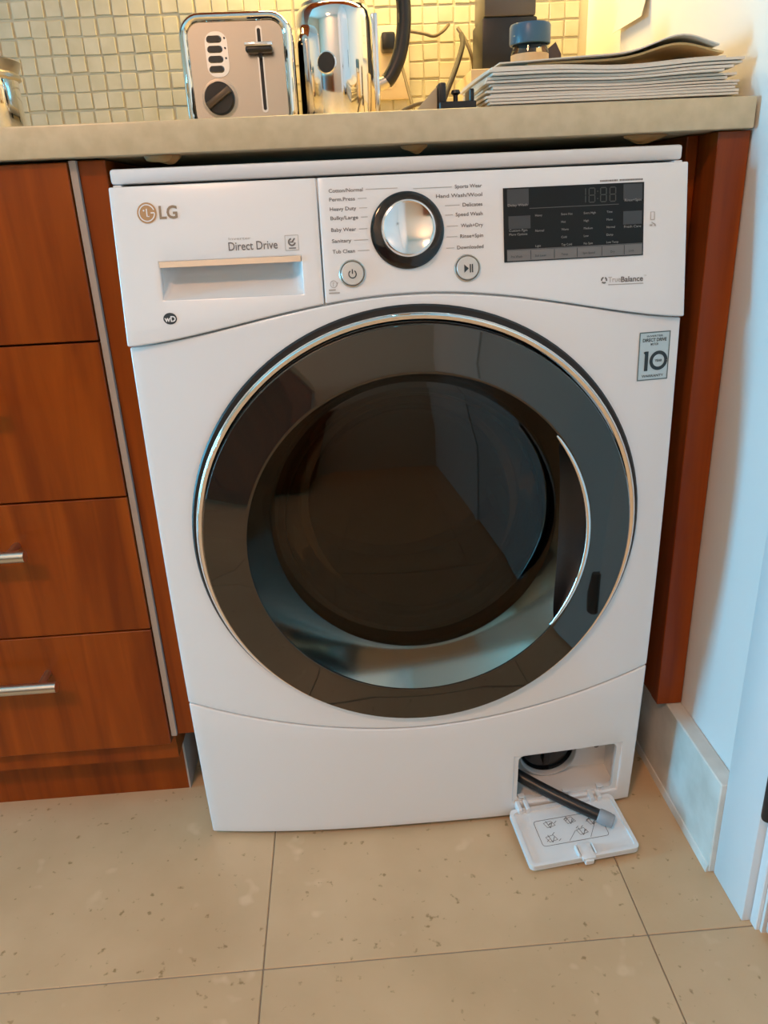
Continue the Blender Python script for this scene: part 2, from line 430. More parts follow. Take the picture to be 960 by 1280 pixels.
solidify(fp, .010, .0022)
# backing behind the seams
for nm, fz, S in (('seam_backing', zu, Sb), ('seam_backing', zl, Sb)):
    bm = B(); V = [[bm.verts.new((x, S(x, fz(x))+.0075+.0005*q, fz(x)+dz)) for x in lin(.008, .592, 48)] for q, dz in ((0, -.006), (1, .006))]
    for i in range(48): bm.faces.new((V[0][i], V[0][i+1], V[1][i+1], V[1][i]))
    obj(nm, bm, white2, W)
# toe panel with the filter opening
xs = lin(.001, .425, 30)+lin(.425, .578, 12)[1:]+[.582, .588, .594, .599]
zr = [const(.008), const(.018), const(.030), const(.075), const(.118), const(.150), lambda x: .150+(zl(x)-.0011-.150)*.5, lambda x: zl(x)-.0011]
patch('toe_panel', xs, zr, Sb, white, W, hole=(30, 42, 2, 4))
# control fascia, two pieces
SEAMX = .2112
xs = lin(.001, .0445, 6)+lin(.0445, .1900, 20)[1:]+lin(.1900, SEAMX-.0006, 3)[1:]
zr = [lambda x: zu(x)+.0011, lambda x: zu(x)+.0011+(.7385-zu(x))*.5, const(.7385), const(.757), const(.7755), const(.80), const(.825), const(.8485)]
dd = patch('detergent_drawer', xs, zr, Sp, white, W, hole=(6, 26, 2, 4), bev=.0018)
xs = lin(SEAMX+.0006, .599, 48)
zr = [lambda x: zu(x)+.0011, lambda x: zu(x)+(.745-zu(x))*.6, const(.75), const(.77), const(.80), const(.825), const(.8485)]
cp = patch('control_panel', xs, zr, Sp, white, W, bev=.0018)
obj('panel_backing', box(B(), .006, .594, .036, .042, .70, .849), white2, W, None)
# handle scoop in the detergent drawer
bm = B(); NX, NZ = 36, 16; V = []
for a in range(NZ+1):
    t = a/NZ; row = []
    for c in range(NX+1):
        s = c/NX; x = .0435+(.1910-.0435)*s; z = .7375+(.7762-.7375)*t
        ex = min(1, min(s, 1-s)*9); ex = math.sqrt(max(0, 1-(1-ex)**2)); bz = min(1, t*1.7); bz = math.sin(bz*PI/2)
        row.append(bm.verts.new((x, Sp(x, z)+.0015+.026*ex*bz, z)))
    V.append(row)
for a in range(NZ):
    for c in range(NX): bm.faces.new((V[a][c], V[a][c+1], V[a+1][c+1], V[a+1][c]))
sc = obj('handle_scoop', bm, white2, dd, 60)
bm = B()
prism(bm, [(.0448, .7700), (.1897, .7700), (.1897, .7756), (.0448, .7756)], lambda x, z: Vector((x, Sp(x, z)-.0012, z)), lambda x, z: Vector((x, Sp(x, z)+.008, z)))
obj('scoop_lip', bm, satin, dd, None, label='metallic grey lip over the scoop')

# --- printing on curved fronts
def onto(S, off): return lambda x, z: Vector((x, S(x, z)-off, z))
def text(parent, name, body, x0, z0, h, w, m, S=Sp, off=.0005, align='L', bold=0.):
    c = bpy.data.curves.new('text', 'FONT'); c.body = body; c.size = 1; c.offset = bold; c.resolution_u = 3
    t = bpy.data.objects.new('text', c); me = bpy.data.meshes.new_from_object(t)
    xs_ = [v.co.x for v in me.vertices]; ys_ = [v.co.y for v in me.vertices]
    lo, hi = min(xs_), max(xs_); sy = h/.73; sx = (w/(hi-lo)) if w else sy
    ww = (hi-lo)*sx; xo = x0 if align == 'L' else (x0-ww if align == 'R' else x0-ww/2)
    for v in me.vertices: 
        px, pz = xo+(v.co.x-lo)*sx, z0+v.co.y*sy
        v.co = (px, S(px, pz)-off, pz)
    bpy.data.objects.remove(t); bpy.data.curves.remove(c)
    me.name = name
    return objm(name, me, m, parent, None)
def strip(bm, P, w, S=Sp, off=.0005):
    """thin printed stroke through (x,z) points"""
    P = [Vector(p) for p in P]; L, R = [], []
    for i, p in enumerate(P):
        t = (P[min(i+1, len(P)-1)]-P[max(i-1, 0)]).normalized(); nrm = Vector((-t.y, t.x))*w/2
        a, c = p+nrm, p-nrm; L.append(bm.verts.new((a.x, S(a.x, a.y)-off, a.y))); R.append(bm.verts.new((c.x, S(c.x, c.y)-off, c.y)))
    for i in range(len(P)-1): bm.faces.new((L[i], L[i+1], R[i+1], R[i]))
    return bm
def arc(cx, cz, r, a0, a1, n=20): return [(cx+r*math.cos(math.radians(a0+(a1-a0)*i/n)), cz+r*math.sin(math.radians(a0+(a1-a0)*i/n))) for i in range(n+1)]
def disc(bm, cx, cz, r, S=Sp, off=.0005, n=28, sx=1.):
    bm.faces.new([bm.verts.new((x, S(x, z)-off, z)) for x, z in [(cx+sx*r*math.cos(2*PI*i/n), cz+r*math.sin(2*PI*i/n)) for i in range(n)]]); return bm
def quad(bm, x0, x1, z0, z1, S=Sp, off=.0005, n=4):
    for i in range(n):
        a, c = x0+(x1-x0)*i/n, x0+(x1-x0)*(i+1)/n
        bm.faces.new([bm.verts.new((x, S(x, z)-off, z)) for x, z in ((a, z0), (c, z0), (c, z1), (a, z1))])
    return bm
# round brand emblem and letters
bm = B(); disc(bm, .0378, .8228, .0100)
obj('emblem', bm, logo_gold, dd, None, label='round copper-coloured brand emblem')
bm = B(); strip(bm, arc(.0378, .8228, .0078, 20, 358, 30), .0011, off=.0009); strip(bm, [(.0378, .8268), (.0378, .8195), (.0400, .8195)], .0012, off=.0009)
strip(bm, [(.0418, .8228), (.0455, .8228)], .0012, off=.0009); disc(bm, .0348, .8252, .0009, off=.0009)
obj('emblem_strokes', bm, white, dd, None)
text(dd, 'brand_letters', 'LG', .0502, .8168, .0125, .0185, mat('logo_grey', (.30, .21, .13), .5), bold=.025)
text(dd, 'small_print', 'Inverter', .1180, .7936, .0026, .0225, ink_pale)
text(dd, 'direct_drive_print', 'Direct Drive', .1172, .7835, .0085, .0500, ink, bold=.008)
bm = B(); 
for s in ((.1752, .7955), (.1887, .7955), (.1887, .7812), (.1752, .7812)): pass
strip(bm, [(.1752, .7955), (.1887, .7955)], .0005); strip(bm, [(.1752, .7812), (.1887, .7812)], .0005); strip(bm, [(.1752, .7812), (.1752, .7955)], .0005); strip(bm, [(.1887, .7812), (.1887, .7955)], .0005)
obj('badge_outline', bm, ink_pale, dd, None)
bm = B(); strip(bm, arc(.1820, .7890, .0032, 100, 350), .0016); strip(bm, [(.1822, .7890), (.1850, .7925)], .0014); strip(bm, [(.1800, .7890), (.1835, .7890)], .0012); strip(bm, [(.1785, .7832), (.1858, .7832)], .0011)
obj('badge_mark', bm, ink, dd, None)
bm = B(); disc(bm, .0497, .7199, .0058, sx=1.22); obj('round_mark', bm, ink_dark, dd, None)
text(dd, 'round_mark_letters', 'wD', .0497, .7170, .0056, .0118, white, off=.0009, align='C', bold=.03)
# programme names round the dial
KX, KZ = .3005, .7945
lefts = [('Cotton/Normal', .8338, .0345), ('Perm.Press', .8256, .0260), ('Heavy Duty', .8166, .0268), ('Bulky/Large', .8080, .0282), ('Baby Wear', .7968, .0255), ('Sanitary', .7862, .0200), ('Tub Clean', .7760, .0230)]
rights = [('Sports Wear', .8325, .0280), ('Hand Wash/Wool', .8242, .0475), ('Delicates', .8150, .0205), ('Speed Wash', .8060, .0280), ('Wash+Dry', .7952, .0230), ('Rinse+Spin', .7850, .0240), ('Downloaded', .7742, .0275)]
bm = B()
for s, z, w in lefts:
    text(cp, 'programme_name', s, .2228, z, .0036, w, ink, bold=.012)
    z1 = z+.0016; e = KX-math.sqrt(max(.0015, .040**2-(z1-KZ)**2)) if abs(z1-KZ) < .039 else KX-.007
    if e-.001 > .2228+w+.003: strip(bm, [(.2228+w+.003, z1), (e-.001, z1)], .00055)
for s, z, w in rights:
    text(cp, 'programme_name', s, .3790, z, .0036, w, ink, align='R', bold=.012)
    z1 = z+.0016; e = KX+math.sqrt(max(.0015, .040**2-(z1-KZ)**2)) if abs(z1-KZ) < .039 else KX+.007
    if .3790-w-.003 > e+.001: strip(bm, [(e+.001, z1), (.3790-w-.003, z1)], .00055)
obj('guide_lines', bm, ink_pale, cp, None)
# dial
def pframe(x, z):
    e = .001; n_ = Vector(((Sp(x+e, z)-Sp(x-e, z))/(2*e), -1, (Sp(x, z+e)-Sp(x, z-e))/(2*e))).normalized()
    return frame((x, Sp(x, z), z), n_)
kn = obj('dial_ring', lathe(B(), [(.0378, -.001), (.0378, .0022), (.0366, .0030), (.0345, .0018), (.0285, .0010), (.0, .0010)], pframe(KX, KZ), 72), gloss_black, W)
obj('dial_knob', lathe(B(), [(.0272, .001), (.0276, .004), (.0274, .0185), (.0262, .0205), (.0252, .0208), (.0240, .0200), (.0, .0192)], pframe(KX, KZ), 72), mat('dial_chrome', (.80, .79, .77), .10, 1.), kn)
# two push buttons
def button(x, z, nm):
    b_ = obj(nm, lathe(B(), [(.0138, -.001), (.0138, .0016), (.0130, .0022), (.0122, .0016), (.0118, .0004)], pframe(x, z), 48), satin, W)
    obj('button_cap', lathe(B(), [(.0117, .0002), (.0115, .0022), (.0108, .0028), (.0, .0031)], pframe(x, z), 48), mat(nm+'_cap', (.62, .60, .56), .35, .2), b_)
    return b_
b1 = button(.2418, .7556, 'power_button'); b2 = button(.3615, .7553, 'start_button')
Sq = lambda x, z: Sp(x, z)
bm = B(); strip(bm, arc(.2418, .7554, .0038, 125, 415, 24), .0011, off=.0036); strip(bm, [(.2418, .7556), (.2418, .7602)], .0011, off=.0036); obj('power_symbol', bm, ink_dark, b1, None)
bm = B(); bm.faces.new([bm.verts.new((x, Sp(x, z)-.0036, z)) for x, z in ((.3578, .7594), (.3578, .7512), (.3625, .7553))])
for x in (.3635, .3657): quad(bm, x, x+.0013, .7512, .7594, off=.0036, n=1)
obj('play_pause_symbol', bm, ink_dark, b2, None)
bm = B(); strip(bm, arc(.2218, .7462, .0034, 0, 360, 20), .0006); strip(bm, [(.2212, .7440), (.2212, .7480), (.2228, .7472)], .0006); strip(bm, [(.2245, .7440), (.2262, .7480)], .0008)
for z, w in ((.7405, .007), (.7375, .011)): strip(bm, [(.2165, z), (.2165+w, z)], .0014)
obj('small_symbol', bm, ink_pale, cp, None)
# display
dx0, dx1, dz0, dz1 = .4005, .5500, .7590, .8305
bm = B(); pts = rrect(dx0, dx1, dz0, dz1, .0012, 3)
for a, c in zip(lin(dx0, dx1, 12), lin(dx0, dx1, 12)[1:]): prism(bm, [(a, dz0), (c, dz0), (c, dz1), (a, dz1)], lambda x, z: Vector((x, Sp(x, z)-.0010, z)), lambda x, z: Vector((x, Sp(x, z)+.002, z)))
bmesh.ops.remove_doubles(bm, verts=bm.verts, dist=1e-6)
ds = obj('display_window', bm, mat('display_black', (.010, .010, .009), .3, spec=.22), W, None)
O1, O2, O3 = .0013, .0016, .0019
def dq(name, x0, x1, z0, z1, m, off=O1): return obj(name, quad(B(), x0, x1, z0, z1, off=off, n=3), m, ds, None)
mb_dark = mat('display_key', (.045, .045, .045), .3)
dq('touch_key', .4045, .4270, .8135, .8292, mb_dark); dq('touch_key', .4055, .4285, .7910, .8035, mb_dark)
dq('touch_key', .5275, .5480, .8140, .8292, mb_dark); dq('touch_key', .5275, .5480, .7900, .8030, mb_dark)
text(ds, 'key_name', 'Delay Wash', .4050, .8128, .0024, .0205, disp_txt, off=O2); 
text(ds, 'key_name', 'Custom Pgm', .4060, .7885, .0024, .0190, disp_txt, off=O2); text(ds, 'key_name', 'More Options', .4060, .7848, .0024, .0190, disp_txt, off=O2)
text(ds, 'key_name', 'Rinse+Spin', .5468, .8125, .0026, .0180, disp_txt, off=O2, align='R'); text(ds, 'key_name', 'Fresh Care', .5470, .7868, .0024, .0185, disp_txt, off=O2, align='R')
bm = B(); strip(bm, [(.4275, .8102), (.4575, .8102), (.4875, .8102), (.5225, .8102)], .0006, off=O2); obj('display_line', bm, disp_dim, ds, None)
# seven-segment digits 18:88
bm = B()
def seg8(x, z, w, h):
    t = .0010; g = .0004
    for a in ([(x+g, z), (x+w-g, z)], [(x+g, z+h/2), (x+w-g, z+h/2)], [(x+g, z+h), (x+w-g, z+h)]): strip(bm, a, t, off=O2)
    for xx in (x, x+w):
        strip(bm, [(xx, z+g), (xx, z+h/2-g)], t, off=O2); strip(bm, [(xx, z+h/2+g), (xx, z+h-g)], t, off=O2)
strip(bm, [(.4868, .8133), (.4868, .8198)], .0010, off=O2); strip(bm, [(.4868, .8205), (.4868, .8268)], .0010, off=O2)
seg8(.4905, .8133, .0062, .0135); seg8(.5028, .8133, .0062, .0135); seg8(.5128, .8133, .0062, .0135)
disc(bm, .4997, .8165, .0006, off=O2, n=10); disc(bm, .4997, .8235, .0006, off=O2, n=10)
obj('digits', bm, disp_seg, ds, None)
cols = [(.4335, ['Heavy', None, 'Normal', None, 'Light']), (.4610, ['Extra Hot', 'Hot', 'Warm', 'Cold', 'Tap Cold']), (.4850, ['Extra High', 'High', 'Medium', 'Low', 'No Spin']), (.5095, ['Time', 'More', 'Normal', 'Damp', 'Low Temp'])]
for x, words in cols:
    for r_, wd in enumerate(words):
        if wd: text(ds, 'setting_name', wd, x, .8022-.0074*r_, .0022, None, disp_txt, off=O2)
kb = dq('key_strip', .4035, .5487, .7600, .7712, btn_grey)
for x, s in ((.4045, 'Pre Wash'), (.4300, 'Soil Level'), (.4580, 'Temp.'), (.4810, 'Spin Speed'), (.5110, 'Dry'), (.5310, 'Lock')):
    text(ds, 'key_name', s, x+.003, .7632, .0022, None, ink_dark, off=O2)
bm = B()
for x in (.4285, .4535, .4780, .5045, .5290): strip(bm, [(x, .7606), (x, .7698)], .0006, off=O2)
strip(bm, [(.4040, .7706), (.4500, .7706), (.5000, .7706), (.5484, .7706)], .0004, off=O2)
obj('key_dividers', bm, ink_dark, ds, None)
# tiny lettering above the display, symbols to its right
bm = B(); random.seed(3); x = .5025
while x < .548:
    w = random.uniform(.0007, .0016); strip(bm, [(x, .8332), (x+w, .8332)], .0016); x += w+.0005
    if .5215 < x < .5235: x += .002
obj('fine_print', bm, ink, cp, None)
bm = B(); 
strip(bm, [(.5580, .7935), (.5580, .8010), (.5622, .8010), (.5622, .7935)], .0007); strip(bm, [(.5580, .7935), (.5622, .7935)], .0007)
strip(bm, [(.5590, .7910), (.5635, .7885)], .0009); strip(bm, [(.5570, .7880), (.5600, .7880)], .0016); strip(bm, [(.5615, .7900), (.5640, .7870)], .0008); strip(bm, [(.5618, .7878), (.5640, .7878)], .0008)
obj('hold_symbol', bm, ink_pale, cp, None)
bm = B()
for k in range(3): strip(bm, arc(.5075, .7360, .0027, 100+120*k, 190+120*k, 8), .0016)
obj('balance_mark', bm, ink, cp, None)
text(cp, 'balance_print', 'True', .5122, .7336, .0056, .0135, ink_pale); text(cp, 'balance_print', 'Balance', .5262, .7332, .0056, .0245, ink, bold=.02); text(cp, 'balance_print', 'TM', .5512, .7375, .0016, .003, ink_pale)
bm = B(); strip(bm, [(.5122, .7312), (.5512, .7306)], .0008); obj('balance_underline', bm, ink_pale, cp, None)
# sticker
sk = obj('warranty_sticker', quad(B(), .5515, .5880, .6255, .6785, S=Sb, off=.0004, n=6), sticker, W, None, label='pale blue ten-year warranty sticker')
bm = B(); e = .0012
for P in ([(.5515, .6785-e/2), (.5880, .6785-e/2)], [(.5515, .6255+e/2), (.5880, .6255+e/2)], [(.5515+e/2, .6255), (.5515+e/2, .6785)], [(.5880-e/2, .6255), (.5880-e/2, .6785)]): strip(bm, P, e, S=Sb, off=.0007)
obj('border', bm, mat('sticker_border', (.12, .17, .18), .5), sk, None)
for s, z, h, w, bo in (('INVERTER', .6728, .0022, .019, 0), ('DIRECT DRIVE', .6680, .0036, .028, .02), ('MOTOR', .6638, .0026, .009, .01), ('YEAR', .6455, .0028, .0085, .02), ('WARRANTY', .6290, .0028, .026, .01)):
    text(sk, 'sticker_print', s, .5697 if s != 'YEAR' else .5757, z, h, w, ink_dark, S=Sb, off=.0007, align='C', bold=bo)
bm = B(); strip(bm, [(.5612, .6360), (.5612, .6575)], .0042, S=Sb, off=.0007); strip(bm, [(.5600, .6562), (.5585, .6550)], .0034, S=Sb, off=.0007); strip(bm, arc(.5757, .6468, .0088, 0, 360, 32), .0038, S=Sb, off=.0007)
obj('sticker_number', bm, ink_dark, sk, None)

# --- porthole door
MD = frame((DCX, 0, DCZ), (0, -1, 0))     # local z points out of the machine
def dl(prof, m, nm, parent, n_=128, M=MD, **k): return obj(nm, lathe(B(), prof, M, n_, **k), m, parent, 40)
dl([(.2475, .012), (.2580, .0135), (.2605, .0215), (.2585, .0235), (.2530, .0225), (.2500, .014)], black, 'door_gasket', W, M=frame((HX, 0, HZ+.0005), (0, -1, 0)))
ring = dl([(.2420, .010), (.2485, .012), (.2492, .0300), (.2470, .0330), (.2350, .0352), (.2150, .0390), (.2010, .0418), (.1990, .0421), (.1975, .0415), (.1968, .0400)], ring_m, 'door_ring', W)
dl([(.2470, .012), (.2540, .0135), (.2560, .0235), (.2552, .0275), (.2525, .0300), (.2490, .0290)], chrome, 'chrome_rim', ring, M=frame((HX, 0, HZ-.0022), (0, -1, 0)))
# dish wall, split into wall and hand pocket
D0, D1, R0, R1, DOFF = .0400, -.0110, .1968, .1725, .0055
NAx, ND = 240, 14; A0p, A1p = -35., 36.
def lens(a):
    if a > 180: a -= 360
    if a <= A0p or a >= A1p: return 0.
    return .90*math.sin(PI*(a-A0p)/(A1p-A0p))**.7
bw_, bp_ = B(), B()
def dpt(i, t, L_=None):
    a = 360*i/NAx; r = R0+(R1-R0)*t; h = D0+(D1-D0)*t
    if L_: r += .034*L_*math.sin(PI*min(1, t/L_))**.6; h -= .006*math.sin(PI*min(1, t/L_))
    return MD @ Vector((r*math.cos(math.radians(a)), r*math.sin(math.radians(a))+DOFF*t, h))
for i in range(NAx):
    La, Lb = lens(360*i/NAx), lens(360*(i+1)/NAx)
    for k in range(ND):
        bw_.faces.new([bw_.verts.new(dpt(a, L+(1-L)*c/ND)) for a, L, c in ((i, La, k), (i+1, Lb, k), (i+1, Lb, k+1), (i, La, k+1))])
        if La or Lb:
            bp_.faces.new([bp_.verts.new(dpt(a, L*c/ND, L)) for a, L, c in ((i, La, k), (i+1, Lb, k), (i+1, Lb, k+1), (i, La, k+1))])
for x in (bw_, bp_): bmesh.ops.remove_doubles(x, verts=x.verts, dist=1e-6); bmesh.ops.dissolve_degenerate(x, edges=x.edges, dist=1e-6)
obj('dish_wall', bw_, satin_dish, ring, 40); obj('hand_pocket', bp_, black, ring, 60)
hp = []
for i in range(41):
    a = math.radians(-37+75*i/40); hp.append(MD @ Vector((.1958*math.cos(a), .1958*math.sin(a), .0415)))
obj('door_handle', tube(B(), hp, [.0012+.0020*math.sin(PI*i/40)**.5 for i in range(41)], 12), chrome, ring)
MG = frame((DCX, 0, DCZ+DOFF), (0, -1, 0))
dl([(.1730, -.0115), (.1650, -.0095), (.12, -.0045), (.06, -.0010), (0, 0)], glass, 'door_glass', W, M=MG)
dl([(.1745, -.0120), (.1700, -.0140), (.1650, -.0140), (.1580, -.0220), (.1580, -.0330)], black, 'glass_bezel', W, M=MG)
dl([(.1570, -.034), (.1540, -.060), (.1480, -.100), (.1250, -.130), (.0800, -.142), (0, -.145)], bowl_m, 'glass_bowl', W, 96)
dl([(.1700, -.016), (.2000, -.040), (.1950, -.060), (.1720, -.062), (.1680, -.070), (.1740, -.080), (.1700, -.088), (.1850, -.096)], gasket_m, 'bellows_seal', W, 96)
drum = dl([(.1850, -.092), (.2250, -.110), (.2350, -.125), (.2350, -.430), (.2200, -.445), (.1600, -.440), (.0700, -.455), (.0, -.450)], drum_m, 'drum', W, 96)
for k in range(3):
    a = math.radians(90+120*k); bm = B()
    for s in range(9):
        t = s/8; pass
    M = MD @ Matrix.Rotation(a, 4, 'Z')
    prism(bm, [(-.03, .233), (-.018, .195), (0, .186), (.018, .195), (.03, .233)], lambda x, y: M @ Vector((y, x, -.15)), lambda x, y: M @ Vector((y, x, -.40)))
    obj('drum_lifter', bm, grey_pl, drum)

# --- drain filter opening, flap and hose
bm = B(); PX0, PX1, PZ0, PZ1, PY = .4250, .5780, .0300, .1180, .060
F = [[bm.verts.new((x, Sb(x, z)+.002 if y is None else y, z)) for x, z in ((PX0, PZ0), (PX1, PZ0), (PX1, PZ1), (PX0, PZ1))] for y in (None, PY)]
F2 = F[1]
for i in range(4): j = (i+1) % 4; bm.faces.new((F[0][i], F[0][j], F[1][j], F[1][i]))
bm.faces.new(F2)
fo = obj('filter_recess', bm, white2, W, None)
bm = B(); f0 = lambda x, z: Vector((x, Sb(x, z)+.0028, z)); f1 = lambda x, z: Vector((x, Sb(x, z)+.010, z))
n_ = 24; o_ = rrect(PX0, PX1, PZ0, PZ1, .003, 5); i_ = rrect(PX0+.006, PX1-.007, PZ0+.005, PZ1-.002, .008, 5)
obj('recess_lip', ring_prism(bm, o_, i_, f0, f1), white2, fo)
MF = frame((.4870, .0595, .0740), (0, -1, 0))
fr_ = obj('filter_collar', lathe(B(), [(.0430, 0), (.0430, .012), (.0425, .0165), (.0410, .0170), (.0400, .015), (.0395, .004)], MF, 56), mat('collar_grey', (.55, .56, .56), .4), W)
fc = obj('filter_cap', lathe(B(), [(.0397, .008), (.0380, .0095), (.0350, .004), (.0, .002)], MF, 48), gloss_black, fr_)
obj('filter_grip', box(B(), .482, .492, .048, .058, .046, .102, .002, 2), black, fr_)
bm = B(); box(bm, .5550, .5600, .046, .060, .086, .108, .001, 1); obj('recess_screw', lathe(bm, [(0, .004), (.004, .004), (.004, 0)], frame((.5575, .046, .080), (0, -1, 0)), 14), ink, fo)
for hx in (.4335, .4985, .5480):
    y_ = Sb(hx, .032)+.0020; bm = B(); box(bm, hx, hx+.002, y_-.001, y_+.006, .033, .0395); box(bm, hx+.0075, hx+.0095, y_-.001, y_+.006, .033, .0395); box(bm, hx, hx+.0095, y_-.001, y_+.006, .0385, .0405); obj('hinge_slot', bm, white2, fo, None)
# flap in its own frame: u along the hinge, v outwards, w up
aF = math.radians(6.6); U = Vector((math.cos(aF), math.sin(aF), 0)); tilt = math.radians(7.5)
Vv = Vector((math.sin(aF)*math.cos(tilt), -math.cos(aF)*math.cos(tilt), -math.sin(tilt))); Wv = U.cross(Vv)*-1
if Wv.z < 0: Wv = -Wv
FO = Vector((.4175, -.0150, .0235))
def fm(u, v, w): return FO+U*u+Vv*v+Wv*w
FLW, FLL = .1520, .0905
fl_ = obj('filter_flap', prism(B(), rrect(0, FLW, 0, FLL, .007, 5), lambda a, c: fm(a, c, -.0045), lambda a, c: fm(a, c, 0)), white2, W)
obj('flap_rim', ring_prism(B(), rrect(0, FLW, 0, FLL, .007, 5), rrect(.0045, FLW-.0045, .005, FLL-.0045, .005, 5), lambda a, c: fm(a, c, -.001), lambda a, c: fm(a, c, .0040)), white2, fl_, 30)
MM = Matrix(((U.x, Vv.x, Wv.x, FO.x), (U.y, Vv.y, Wv.y, FO.y), (U.z, Vv.z, Wv.z, FO.z), (0, 0, 0, 1)))
for u0 in (.012, .118):
    bm = B()
    box(bm, u0, u0+.006, -.010, .007, -.002, .010, .001, 1, MM); box(bm, u0+.011, u0+.017, -.010, .007, -.002, .010, .001, 1, MM)
    box(bm, u0+.001, u0+.016, -.012, -.008, .002, .007, .001, 1, MM)
    obj('flap_hinge', bm, white2, fl_)
bm = B(); box(bm, .070, .088, .070, .0945, .001, .0065, .001, 2, MM); box(bm, .0665, .0685, .072, .089, 0, .0080, .0005, 1, MM); box(bm, .0895, .0915, .072, .089, 0, .0080, .0005, 1, MM); box(bm, .073, .085, .0905, .0965, -.004, .004, .001, 1, MM)
obj('flap_latch', bm, white2, fl_)
bm = B()
def fs(P, w):
    for p, q in zip(P, P[1:]):
        p, q = Vector(p), Vector(q); t = (q-p).normalized(); nn = Vector((-t.y, t.x))*w/2
        bm.faces.new([bm.verts.new(fm(v.x, v.y, .0004)) for v in (p+nn, q+nn, q-nn, p-nn)])
R_ = rrect(.028, .122, .022, .062, .004, 4); fs(R_+[R_[0]], .0007)
random.seed(11)
for cx, cy in ((.048, .030), (.078, .029), (.043, .052), (.088, .049), (.108, .036)):
    fs([(cx-.007, cy-.003), (cx+.004, cy-.005), (cx+.008, cy+.003), (cx-.004, cy+.005), (cx-.007, cy-.003)], .0006)
    fs([(cx-.003, cy-.006), (cx, cy+.006), (cx+.005, cy-.002)], .0008)
    for _ in range(3):
        a, c = random.uniform(-.009, .009), random.uniform(-.006, .006); fs([(cx+a, cy+c), (cx+a+.004, cy+c-.003)], .0007)
fs([(.066, .060), (.080, .046)], .0006); fs([(.096, .060), (.110, .040)], .0006)
obj('flap_diagram', bm, ink, fl_, None, label='line drawing printed inside the flap')
hp = spline([(.4262, .028, .0610), (.450, .010, .0545), (.480, -.012, .0475), (.510, -.031, .0410), (.537, -.046, .0345)], 6)
hs = obj('drain_hose', tube(B(), hp, .0082, 18), black, W)
d_ = (hp[-1]-hp[-2]).normalized()
obj('hose_plug', lathe(B(), [(0, -.003), (.0085, -.003), (.0098, -.001), (.0098, .012), (.0090, .0135), (.0092, .017), (.0080, .0185), (0, .0185)], frame(hp[-1], d_), 24), grey_pl, hs, label='grey end plug')

# ------------------------------------------------------------------ things on the counter
TZ = .9085
# toaster
T = thing('toaster', 'chrome two-slot toaster with dark dial and lever, beside the kettle', 'toaster', (.11, .49, TZ))
tx0, tx1, tz0, tz1, ty = .0340, .1870, TZ+.008, 1.0680, .3600
def tl(ins, y, r=.030): return [Vector((x, y, z)) for x, z in rrect(tx0+ins, tx1-ins, tz0+ins, tz1-ins, max(.004, r-ins), 8)]
bm = B(); loops = [tl(.013, ty+.0035), tl(.0115, ty+.0005), tl(.008, ty-.0015), tl(.004, ty), tl(.0012, ty+.005), tl(0, ty+.012), tl(0, .600), tl(.003, .612), tl(.010, .616)]
VV = [[bm.verts.new(p) for p in L_] for L_ in loops]
for A, C in zip(VV, VV[1:]):
    for i in range(len(A)): j = (i+1) % len(A); bm.faces.new((A[i], A[j], C[j], C[i]))
bm.faces.new(VV[-1]); shell = obj('shell', bm, chrome, T, 50)
brushed = mat('brushed_steel', (.58, .52, .45), .22, 1.)
obj('face_plate', prism(B(), [(p.x, p.z) for p in tl(.0128, 0)], lambda a, c: Vector((a, ty+.0040, c)), lambda a, c: Vector((a, ty+.010, c))), brushed, T)
bm = B()
for x in (.078, .128): box(bm, x, x+.018, .400, .585, tz1-.0008, tz1+.0008)
obj('bread_slot_shade', bm, black, T, None)  # raised black bars, painted as the shade inside open bread slots
for fx in (.055, .166):
    for fy in (.39, .58): obj('foot', lathe(B(), [(0,0),(.009,0),(.010,.010),(0,.010)], frame((fx, fy, TZ), (0,0,1)), 16), black, T)
fy_ = ty+.0038
obj('lever_slot_shade', prism(B(), rrect(.1398, .1446, .948, 1.046, .0022, 4), lambda a, c: Vector((a, fy_, c)), lambda a, c: Vector((a, fy_-.0010, c))), black, T, None)  # black strip on the plate stands in for shade inside the lever opening
obj('slot_frame', ring_prism(B(), rrect(.1380, .1464, .945, 1.049, .004, 4), rrect(.1399, .1445, .948, 1.046, .0022, 4), lambda a, c: Vector((a, fy_+.001, c)), lambda a, c: Vector((a, fy_-.0018, c))), chrome, T)
lv = obj('lever', box(B(), .1240, .1600, ty-.020, ty-.004, 1.0150, 1.0225, .003, 3), black, T); obj('lever_trim', box(B(), .1235, .1605, ty-.0215, ty-.0175, 1.0215, 1.0265, .0015, 2), chrome, lv); obj('lever_stem', box(B(), .1400, .1444, ty-.006, ty+.004, 1.010, 1.028), black, lv, None)
obj('button_plate', prism(B(), rrect(.0690, .0990, .990, 1.0440, .013, 6), lambda a, c: Vector((a, fy_+.001, c)), lambda a, c: Vector((a, fy_-.0014, c))), chrome, T)
for k in range(4):
    cz_ = 1.0350-.0118*k
    o_ = rrect(.0710, .0920, cz_-.0045, cz_+.0045, .0044, 5)
    obj('push_button', prism(B(), o_, lambda a, c: Vector((a, fy_-.001, c)), lambda a, c: Vector((.0815+(a-.0815)*.86, fy_-.0055, cz_+(c-cz_)*.8))), gloss_black, T, 50)
    if k < 3: obj('indicator', lathe(B(), [(.0012, 0), (.0012, .002), (0, .0024)], frame((.0955, fy_-.001, cz_+.001), (0,-1,0)), 10), black, T)
MK = frame((.0815, fy_, .9640), (0, -1, 0))
obj('dial_scale', lathe(B(), [(.0245, -.001), (.0245, .0012), (.0215, .0016), (.0, .0016)], MK, 48), mat('scale_ring', (.50, .46, .40), .35, .8), T)
tk = obj('browning_dial', lathe(B(), [(.0205, .001), (.0200, .011), (.0185, .013), (0, .0135)], MK, 40), black, T)
